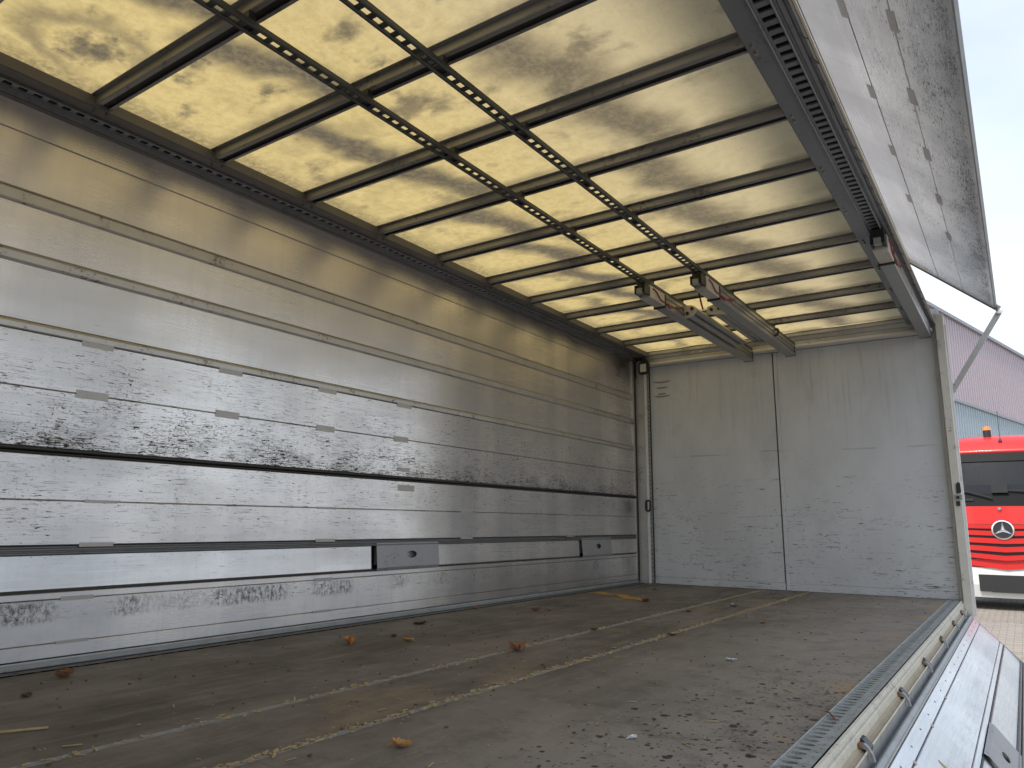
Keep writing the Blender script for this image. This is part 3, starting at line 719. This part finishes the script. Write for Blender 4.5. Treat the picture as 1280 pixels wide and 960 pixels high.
# rivets along the hinge edge
rv0 = build('rivet', MB().cyl((0, 0, .060), (.002, 0, .060), .0032, 8), 'bolt', right_lo, world=False)
rv0.location = (0, -6.3, 0)
for k in range(1, 26): inst(rv0, 'rivet', right_lo, (0, -6.3+k*.24, 0))
m = MB()
for (y, z, w_, h_) in ((-2.82, .19, .016, .10),):
    m.prism([(y-w_*.3, z-h_*.5), (y+w_*.6, z-h_*.45), (y+w_, z-h_*.1), (y+w_*.5, z+h_*.2), (y+w_*.2, z+h_*.5), (y-w_*.2, z+h_*.35), (y-w_*.1, z), (y-w_*.8, z-h_*.2)], 0, .0008, 'x')
build('paint_mark', m, 'straw', right_lo, world=False)

# ------------------------------------------------------------------ end wall and corner posts
ew = thing('end_wall', 'grey painted end wall of two scuffed panels with a dark joint', 'wall', (1.288, 6.55, 0), kind='structure')
for x0, x1 in ((.130, 1.296), (1.338, 2.556)):
    build('wall_panel', MB().prism([(x0, 6.544), (x1, 6.544), (x1, 6.60), (x0, 6.60)], .062, 2.042, 'z'), 'end', ew)
build('joint_cover', MB().prism([(1.307, 6.56), (1.307, 6.541), (1.310, 6.538), (1.333, 6.538), (1.336, 6.541), (1.336, 6.56)], .004, 2.042, 'z'), 'end', ew)
build('joint_gap', MB().box(1.2965, 1.340, 6.562, 6.60, .004, 2.042), 'hole', ew)
for x0, x1 in ((.130, 1.300), (1.338, 2.556)):
    build('kick_strip', MB().prism([(6.542, .003), (6.60, .003), (6.60, .060), (6.545, .060), (6.542, .057)], x0, x1, 'x'), 'end', ew)
for x in (.30, .9, 1.6, 2.3):
    pass
build('header', MB().prism([(6.44, 2.065), (6.60, 2.065), (6.60, 2.16), (6.40, 2.16), (6.40, 2.135), (6.42, 2.13), (6.43, 2.10), (6.44, 2.095)], .15, 2.45, 'x'), 'post', ew)
build('roof_closing', MB().box(.12, 2.48, 6.435, 6.60, 2.1785, 2.23), 'post', ew)
build('header_trim', MB().prism([(6.425, 2.046), (6.54, 2.046), (6.54, 2.0645), (6.425, 2.0645)], .15, 2.555, 'x'), 'white_trim', ew)
for x in (.62, .70, 1.22, 1.86, 1.93):
    build('header_bolt', MB().cyl((x, 6.418, 2.112), (x, 6.428, 2.112), .011, 10), 'bolt', ew)
build('outer_skin', MB().box(-.08, 2.60, 6.602, 6.64, -.1, 2.26), 'end', ew)
build('end_wall_corner', MB().box(2.5565, 2.575, 6.51, 6.60, .004, 2.16), 'post', ew)
# near end of the body (behind the camera's view)
build('rear_panel', MB().box(.0, 2.60, YN-.06, YN-.004, -.1, 2.16), 'end', ew)

lp = thing('corner_post', 'grey corner post with a pale perforated edge between side and end walls', 'post', (.07, 6.45, 0))
build('post_body', MB().prism([(.002, 6.482), (.006, 6.478), (.090, 6.478), (.094, 6.482), (.094, 6.60), (.002, 6.60)], .003, 1.93, 'z'), 'post', lp)
build('post_upper', MB().prism([(.008, 6.492), (.086, 6.492), (.086, 6.60), (.008, 6.60)], 1.931, 2.11, 'z'), 'post', lp)
build('post_back', MB().box(-.075, .0015, 6.4405, 6.60, .003, 2.10), 'dark_seal', lp)
build('pale_edge', MB().box(.0945, .104, 6.474, 6.60, .003, 2.04), 'white_trim', lp)
m = MB()
for k in range(50):
    z = .004+k*.040; st_ = len(m.v)
    m.holecell(.1045, .1295, 0, .040, 0, .117, .02, .005, .008, .004, 8)
    m.v[st_:] = [(a, 6.515-c_, b+z) for a, b, c_ in m.v[st_:]]
build('perforated_strip', m, 'galv', lp)
build('strip_back', MB().box(.1045, .1295, 6.525, 6.60, .003, 2.04), 'hole', lp)

rp = thing('corner_post', 'chipped cream corner post with a black latch, beside the red truck', 'post', (2.605, 6.5, 0))
build('post_body', MB().prism([(2.577, 6.465), (2.581, 6.46), (2.632, 6.46), (2.636, 6.465), (2.636, 6.57), (2.577, 6.57)], -.10, 2.18, 'z'), 'post_white', rp)
build('post_flange', MB().box(2.6365, 2.648, 6.52, 6.57, -.10, 2.10), 'white_trim', rp)
lt = build('latch', MB().prism([(2.606, .78), (2.634, .785), (2.637, .80), (2.634, .86), (2.618, .865), (2.606, .845)], 6.452, 6.4605, 'y'), 'black', rp)
lt2 = build('latch_plate', MB().box(2.59, 2.64, 6.448, 6.4595, .735, .772), 'galv', rp)
build('latch_bolt', MB().cyl((2.612, 6.44, .752), (2.612, 6.448, .752), .012, 10), 'black', lt2)
build('latch_hook', MB().box(2.598, 2.622, 6.447, 6.4598, .69, .725), 'black', rp)

wl_ = thing('work_lamp', 'small square work lamp high in the left corner of the end wall', 'lamp', (.155, 6.40, 1.95))
build('housing', MB().prism([(.100, 1.955), (.110, 1.945), (.190, 1.945), (.200, 1.955), (.200, 2.05), (.190, 2.06), (.110, 2.06), (.100, 2.05)], 6.345, 6.384), 'black', wl_)
build('lens', MB().prism([(.120, 1.964), (.180, 1.964), (.180, 2.040), (.120, 2.040)], 6.338, 6.3445), 'lens', wl_)
build('bracket', MB().box(.12, .18, 6.35, 6.40, 2.061, 2.09), 'black', wl_)
hd = thing('grab_handle', 'black oblong pull handle on the left corner post', 'handle', (.106, 6.47, .66))
pts = []
for k in range(25):
    a = 2*math.pi*k/24; x = .110+.022*math.copysign(abs(math.cos(a))**.6, math.cos(a)); z = .708+.048*math.copysign(abs(math.sin(a))**.5, math.sin(a)); pts.append((x, 6.462, z))
build('loop', MB().path(pts, .0085, 8), 'black', hd, smooth=True)
build('mount', MB().box(.088, .100, 6.455, 6.4735, .665, .75), 'black', hd)

# ------------------------------------------------------------------ roof
rf = thing('ceiling', 'translucent yellowed roof with grey cross bows and side rails', 'roof', (1.288, 2.9, 2.1), kind='structure')
BY = [1.25+.516*k for k in range(-4, 10)]+[6.46]
BY0 = BY
edges = [YN-.02]+[y for y in BY if y > YN+.1]
# skin, one slightly sagging field per bay
for a, b in zip(edges, edges[1:]):
    m = MB(); nx, ny = 24, 6
    for i in range(nx+1):
        for j in range(ny+1):
            u, v = i/nx, j/ny
            x = .12+2.36*u; y = a+(b-a)*v
            z = 2.176-.006*math.sin(math.pi*u)*math.sin(math.pi*v)-.004*math.sin(9*u+a*3)*math.sin(math.pi*v)
            m.v.append((x, y, z))
    for i in range(nx):
        for j in range(ny): k = i*(ny+1)+j; m.f.append((k, k+1, k+ny+2, k+ny+1))
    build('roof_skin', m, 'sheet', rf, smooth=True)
for y in BY[:-1]:
    if y < YN+.1: continue
    # open channel: two lips, webs, dark inside, flange by the skin
    b_ = build('roof_bow', MB().prism([(y-.031, 2.166), (y-.031, 2.128), (y-.028, 2.124), (y-.012, 2.124), (y-.012, 2.128), (y-.026, 2.130), (y-.026, 2.161), (y+.026, 2.161), (y+.026, 2.130), (y+.016, 2.128), (y+.016, 2.124), (y+.028, 2.124), (y+.031, 2.128), (y+.031, 2.166)], .14, 2.44, 'x'), 'bow', rf)
    build('bow_flange', MB().box(.14, 2.44, y-.050, y-.032, 2.160, 2.163), 'bow', b_)
    build('bow_inside', MB().box(.141, 2.439, y-.0255, y+.0255, 2.134, 2.158), 'bow_dark', b_)
    for x in (.150, .168): build('rivet', MB().cyl((x, y-.02 if x < .16 else y+.02, 2.104), (x, y-.02 if x < .16 else y+.02, 2.112), .006, 8), 'side_dark', b_)
    for dy in (-.022, .022): build('rivet', MB().cyl((2.412, y+dy, 2.103), (2.412, y+dy, 2.112), .007, 8), 'bolt', b_)
# left roof side rail
def slotted(x0, x1, xa, xb, z, pitch, slot, mat, name, par, zt=.006, y0=YN, y1=6.38):
    m = MB().box(x0, xa, y0, y1, z, z+zt).box(xb, x1, y0, y1, z, z+zt)
    n_ = int((y1-y0)/pitch)
    for k in range(n_+1):
        y = y0+k*pitch; m.box(xa, xb, y, min(y+pitch-slot, y1), z, z+zt)
    return build(name, m, mat, par)
build('side_flange', MB().prism([(.094, 2.124), (.182, 2.112), (.186, 2.114), (.186, 2.155), (.182, 2.16), (.094, 2.16)], YN, 6.40), 'side_dark', rf)
slotted(.030, .092, .047, .076, 2.122, .052, .030, 'side_rail', 'slotted_rail', rf)
build('rail_cavity', MB().box(.031, .0915, YN, 6.38, 2.150, 2.158), 'hole', rf)
build('rail_lip', MB().cbox(.086, .0935, YN, 6.38, 2.114, 2.1215, .002), 'side_rail', rf)
build('rail_lip', MB().cbox(.022, .0295, YN, 6.38, 2.104, 2.150, .002), 'side_rail', rf)
build('side_cover', MB().box(-.06, .021, YN, 6.60, 2.101, 2.26), 'side_dark', rf)
build('upper_cover', MB().box(.0212, .1195, YN, 6.60, 2.165, 2.23), 'side_dark', rf)
# right roof side rail
build('side_flange', MB().prism([(2.388, 2.114), (2.392, 2.112), (2.452, 2.112), (2.455, 2.104), (2.459, 2.104), (2.459, 2.16), (2.388, 2.16)], YN, 6.46), 'side_rail', rf)
slotted(2.460, 2.535, 2.474, 2.516, 2.114, .052, .026, 'side_rail', 'slotted_rail', rf, y1=6.46)
build('rail_cavity', MB().box(2.461, 2.534, YN, 6.46, 2.138, 2.146), 'hole', rf)
build('rail_lip', MB().cbox(2.460, 2.466, YN, 6.46, 2.100, 2.1135, .002), 'side_rail', rf)
build('rail_lip', MB().cbox(2.520, 2.527, YN, 6.46, 2.098, 2.1135, .002), 'side_rail', rf)
build('outer_rail', MB().prism([(2.536, 2.15), (2.536, 2.108), (2.540, 2.104), (2.552, 2.104), (2.555, 2.110), (2.558, 2.104), (2.570, 2.100), (2.577, 2.103), (2.577, 2.116), (2.550, 2.20), (2.536, 2.24)], YN, 6.46), 'side_rail', rf)
build('edge_seal', MB().prism([(2.5775, 2.102), (2.580, 2.099), (2.584, 2.101), (2.584, 2.111), (2.5775, 2.114)], YN, 6.46), 'tan_seal', rf)
build('upper_cover', MB().box(2.4805, 2.5355, YN, 6.60, 2.165, 2.23), 'side_rail', rf)
m = MB()
for k in range(40):
    y = YN+.1+k*.17+random.uniform(-.03, .03)
    m.prism([(2.557+random.uniform(0, .01), y), (2.562+random.uniform(0, .012), y+.02), (2.57+random.uniform(-.004, .01), y+.05), (2.560, y+.03)], 2.0985, 2.1025, 'z')
build('chipped_paint', m, 'side_dark', rf, kind='stuff')

# two ladder rails under the bows
def ladder(x, label):
    t = thing('track_rail', label, 'rail', (x, 2.9, 2.075), 'ladder rails under the roof')
    hw = .028
    build('side_bar', MB().prism([(x-hw, 2.066), (x-hw+.004, 2.062), (x-hw+.011, 2.062), (x-hw+.015, 2.066), (x-hw+.015, 2.074), (x-hw, 2.082)], YN, 6.46), 'rail_dark', t)
    build('side_bar', MB().prism([(x+hw, 2.066), (x+hw-.004, 2.062), (x+hw-.011, 2.062), (x+hw-.015, 2.066), (x+hw-.015, 2.074), (x+hw, 2.082)], YN, 6.46), 'rail_dark', t)
    m = MB(); y = YN+.02
    while y < 6.44:
        m.box(x-hw+.0155, x+hw-.0155, y, y+.021, 2.068, 2.072); y += .0516
    build('rungs', m, 'rail_dark', t, kind='stuff')
    for y in BY[:-1]:
        if y > YN+.1: build('bow_bracket', MB().box(x-.012, x+.012, y-.034, y-.006, 2.0725, 2.1235), 'black', t)
    return t
ladder(S1, 'dark slotted ladder rail under the roof, nearer the left wall')
ladder(S2, 'dark slotted ladder rail under the roof, nearer the open side')

# load beams parked at the far end of the rails
def load_beam(x, y0, y1, zt, label, tubes, hw=.040):
    t = thing('load_beam', label, 'load beam', (x, y0, zt-.10), 'load beams parked under the roof')
    z0, z1 = zt-.098, zt-.004
    ya = y0+.30
    prof = [(x-hw+.004, z0), (x+hw-.004, z0), (x+hw, z0+.004), (x+hw, z0+.026), (x+hw-.007, z0+.029), (x+hw-.007, z0+.036), (x+hw, z0+.039), (x+hw, z0+.058), (x+hw-.007, z0+.061), (x+hw-.007, z0+.068), (x+hw, z0+.071), (x+hw, z1), (x-hw, z1), (x-hw, z0+.071), (x-hw+.007, z0+.068), (x-hw+.007, z0+.061), (x-hw, z0+.058), (x-hw, z0+.039), (x-hw+.007, z0+.036), (x-hw+.007, z0+.029), (x-hw, z0+.026), (x-hw, z0+.004)]
    build('extrusion', MB().prism(prof, ya, y1), 'beam', t)
    build('housing', MB().prism([(x-hw+.004, z0+.008), (x+hw-.004, z0+.008), (x+hw-.001, z0+.012), (x+hw-.001, z1-.004), (x-hw+.001, z1-.004), (x-hw+.001, z0+.012)], y0+.06, ya-.003), 'beam_light', t)
    build('band', MB().box(x-hw-.003, x+hw+.003, ya-.006, ya+.010, z0-.003, z1-.006), 'black', t)
    hd_ = build('locking_head', MB().box(x-.030, x+.030, y0, y0+.058, z0+.03, zt+.012).box(x-.036, x-.026, y0-.02, y0+.10, z0+.02, z0+.075).box(x+.026, x+.036, y0-.02, y0+.10, z0+.02, z0+.075), 'black', t)
    build('release_latch', MB().box(x-.018, x+.018, y0-.03, y0+.01, z0+.015, z0+.05), 'galv', hd_)
    build('end_cap', MB().box(x-hw-.001, x+hw+.001, y1-.002, y1+.012, z0-.001, z1), 'black', t)
    cp = [(x+hw+.004, y0+.10+k*.055, z1-.02-.055*math.sin(math.pi*k/9)*(1 if k < 9 else 1)+.01*math.sin(k*2.1)) for k in range(10)]
    build('red_cord', MB().path(cp, .0045, 6), 'red_cord', t)
    if tubes > 0:
        yb = y0+.64
        br = build('bracket', MB().prism([(x+(hw+.001), z0+.006), (x+(hw+.050), z0+.014), (x+(hw+.082), z0+.040), (x+(hw+.082), z0+.075), (x+(hw+.055), z0+.092), (x+(hw+.001), z0+.096)], yb, yb+.02), 'beam_light', t)
        for dx, dz in ((.024, .036), (.058, .066)):
            build('tube', MB().cyl((x+(hw+dx), yb+.021, z0+dz), (x+(hw+dx), yb+1.14, z0+dz), .0225, 16), 'beam', t, smooth=False)
            build('bracket_bolt', MB().cyl((x+(hw+dx), yb-.010, z0+dz), (x+(hw+dx), yb-.0005, z0+dz), .012, 8), 'black', br)
    if tubes < 0:
        yb = y0+.70; xt, zt_ = x-.155, z0+.062
        br = build('bracket', MB().prism([(x-hw-.001, z0+.012), (x-hw-.001, z0+.09), (xt+.012, zt_+.034), (xt-.030, zt_+.022), (xt-.034, zt_-.012), (xt-.010, zt_-.032)], yb, yb+.02), 'beam_light', t)
        build('tube', MB().cyl((xt, yb+.021, zt_), (xt, yb+1.12, zt_), .0225, 16), 'beam', t)
        build('tube', MB().cyl((xt+.052, yb+.021, zt_-.004), (xt+.052, yb+1.12, zt_-.004), .018, 16), 'beam', t)
        build('tube_saddle', MB().box(xt-.026, x-hw-.001, yb+1.0, yb+1.02, zt_-.03, zt_+.02), 'beam', t)
        for dx in (0, .052): build('bracket_bolt', MB().cyl((xt+dx, yb-.010, zt_), (xt+dx, yb-.0005, zt_), .012, 8), 'black', br)
    return t
load_beam(S1-.008, 4.17, 6.42, 2.062, 'grey load beam with twin tubes on its right, parked nearest the left wall', 1)
load_beam(S2-.008, 4.19, 6.40, 2.062, 'grey load beam with a tube on its left, in the middle of the roof', -1)
load_beam(2.506, 4.16, 6.44, 2.092, 'grey load beam parked under the right roof rail beside the opening', 0)
hs = thing('hanging_strap', 'short dark strap with red end hanging between the two middle load beams', 'strap', (1.40, 4.5, 1.95))
build('strap', MB().path([(1.385, 4.50, 2.06), (1.387, 4.51, 2.02), (1.392, 4.515, 1.99)], .006), 'black', hs)
build('red_end', MB().path([(1.392, 4.515, 1.99), (1.398, 4.52, 1.95), (1.402, 4.53, 1.925)], .0065), 'red_cord', hs)
bk = thing('strap_buckle', 'black buckle clamped round the far half of the middle load beam', 'buckle', (S2, 5.85, 2.0))
pts = [(S2+.036+.018*math.cos(a), 5.80+.02*math.sin(a), 2.035+.03*math.sin(a)) for a in [2*math.pi*k/16 for k in range(17)]]
build('ring', MB().path(pts, .010, 8), 'black', bk)

# ------------------------------------------------------------------ things lying on the floor
def leaf(x, y, size, ci, label, curl=.5, name='dry_leaf', mat=None):
    size *= 1.0; curl *= .75
    random.seed(int(x*1000+y*777)); m = MB(); n = 9; rz = random.uniform(0, 6.28)
    grid = []
    for i in range(n):
        u = i/(n-1); half = size*.42*math.sin(math.pi*min(1, u*.94+.05))**.8*random.uniform(.7, 1.15)
        row = []
        for j in range(5):
            v = (j-2)/2
            px = (u-.5)*size; py = v*half
            pz = .003+curl*size*(abs(v)**1.6*.55*random.uniform(.7, 1.2)+.30*(2*u-1)**2)+random.uniform(0, .10*size*curl)
            row.append((px, py, pz))
        grid.append(row)
    zmin = min(p[2] for r in grid for p in r)
    for r in grid:
        for p in r: m.v.append((p[0], p[1], p[2]-zmin+.0006))
    for i in range(n-1):
        for j in range(4): k = i*5+j; m.f.append((k, k+1, k+6, k+5))
    m.path([(size*.48, 0, grid[-1][2][2]-zmin+.002), (size*.62, .01*size, .004), (size*.75, .05*size, .003)], .0012, 5)
    o = build(name, m, mat or 'leaf%d' % ci, None, label=label, category='leaf' if name == 'dry_leaf' else 'litter')
    if name == 'dry_leaf': o['group'] = 'dry leaves on the load floor'
    o.location = (x, y, 0); o.rotation_euler = (0, 0, rz)
    return o
leaf(.48, 2.41, .060, 0, 'bright orange curled dry leaf near the left wall', .9)
leaf(.47, 2.70, .040, 3, 'small dark brown leaf right behind the bright orange leaf', .5)
leaf(.62, 2.64, .045, 2, 'small tan leaf to the right of the bright orange leaf', .6)
leaf(1.17, 2.72, .072, 4, 'reddish brown curled leaf on the far pale floor strip', .9)
leaf(1.71, 1.42, .050, 2, 'pale orange leaf in the near foreground of the floor', .7)
leaf(.22, 1.33, .060, 1, 'brown curled leaf by the wall foot at the left edge', .8)
leaf(.42, 1.13, .040, 3, 'thin dark leaf in the left foreground, nearest the camera on that side', .4)
leaf(.27, 3.11, .085, 3, 'long flat dark leaf close to the left wall', .25)
leaf(.08, 3.86, .045, 4, 'small brown leaf against the foot rail of the left wall', .6)
leaf(.44, 4.00, .060, 1, 'brown leaf between the left wall and the yellow paint mark', .6)
leaf(.50, 4.06, .035, 4, 'tiny reddish leaf beside another leaf near the yellow mark', .7)
leaf(.75, 4.95, .075, 3, 'dark curled leaf just past the end of the yellow mark', .6)
leaf(.40, 5.9, .05, 1, 'small brown leaf behind the yellow paint mark', .5)
leaf(1.14, 3.46, .05, 3, 'small dark leaf on the far floor strip halfway down', .5)
leaf(1.52, 3.55, .045, 3, 'small blackish leaf on the near floor strip', .4)
leaf(1.22, 4.55, .055, 1, 'brown leaf lying in the middle lane far back', .5)
leaf(1.75, 4.3, .045, 4, 'small reddish leaf right of the near strip far back', .4)
leaf(1.98, 3.05, .040, 0, 'crumpled scrap of white paper in the middle of the floor', .45, 'paper_scrap', 'paper')
leaf(2.13, 1.82, .028, 0, 'tiny white paper scrap in the near foreground', .5, 'paper_scrap', 'paper')
leaf(1.36, 5.0, .05, 0, 'pale grey paper scrap by the strips near the end wall', .8, 'paper_scrap', 'galv')
random.seed(11)
tw = thing('twig', 'thin bent twig lying across the perforated floor rail', 'twig', (2.50, 2.35, 0))
build('stem', MB().path([(2.478, 2.37, .009), (2.492, 2.345, .013), (2.515, 2.30, .009)], .0028, 6), 'leaf1', tw)
tl = thing('twig', 'pale split twig at the left edge of the floor', 'twig', (.82, .92, 0))
build('stem', MB().path([(.78, .86, .004), (.83, .92, .007), (.86, 1.0, .004)], .0035, 6), 'straw', tl)
# yellow paint mark near the far left corner
m = MB()
pts = [(.10, 5.30), (.28, 5.22), (.36, 5.27), (.52, 5.05), (.80, 4.98), (.62, 5.12), (.70, 5.16), (.50, 5.22), (.42, 5.34), (.30, 5.32), (.18, 5.42)]
m.v = [(x, y, .0022) for x, y in pts]; m.f = [tuple(range(len(pts)))]
build('paint_mark', m, 'yellow', fl)
# straw, chips and crumbs: nobody could count them
m = MB()
def chip(x, y, l, w_, h_, a):
    c_, s_ = math.cos(a), math.sin(a); i = len(m.v)
    for dz in (.0025, .0025+h_):
        for u, v in ((-1, -1), (1, -1), (1, 1), (-1, 1)):
            m.v.append((x+u*l*c_-v*w_*s_, y+u*l*s_+v*w_*c_, dz))
    for f in ((4, 5, 6, 7), (0, 1, 5, 4), (1, 2, 6, 5), (2, 3, 7, 6), (3, 0, 4, 7), (3, 2, 1, 0)): m.f.append(tuple(i+k for k in f))
for k in range(1500):
    x = (S1 if random.random() < .35 else S2)+random.gauss(0, .012); y = random.uniform(-.2, 6.4)
    chip(x, y, random.uniform(.002, .011), random.uniform(.0008, .0025), random.uniform(.0008, .004), random.gauss(1.57, .7))
for k in range(700):
    x = random.uniform(.1, 2.46); y = random.uniform(.4, 6.45)
    if x < 1.0 and random.random() < .6: continue
    big = random.random() < .12
    chip(x, y, random.uniform(.002, .006)*(4 if big else 1), random.uniform(.0008, .002)*(1.5 if big else 1), random.uniform(.0006, .002), random.uniform(0, 3.14))
build('straw_debris', m, 'straw', None, kind='stuff', label='straw and wood chips scattered along the floor strips', category='debris')
m = MB()
for k in range(420):
    x = random.uniform(.06, 2.46); y = random.uniform(.4, 6.45)
    chip(x, y, random.uniform(.0015, .006), random.uniform(.001, .004), random.uniform(.001, .004), random.uniform(0, 3.14))
build('crumb_debris', m, 'leaf3', None, kind='stuff', label='dark dirt crumbs strewn over the plywood floor', category='debris')
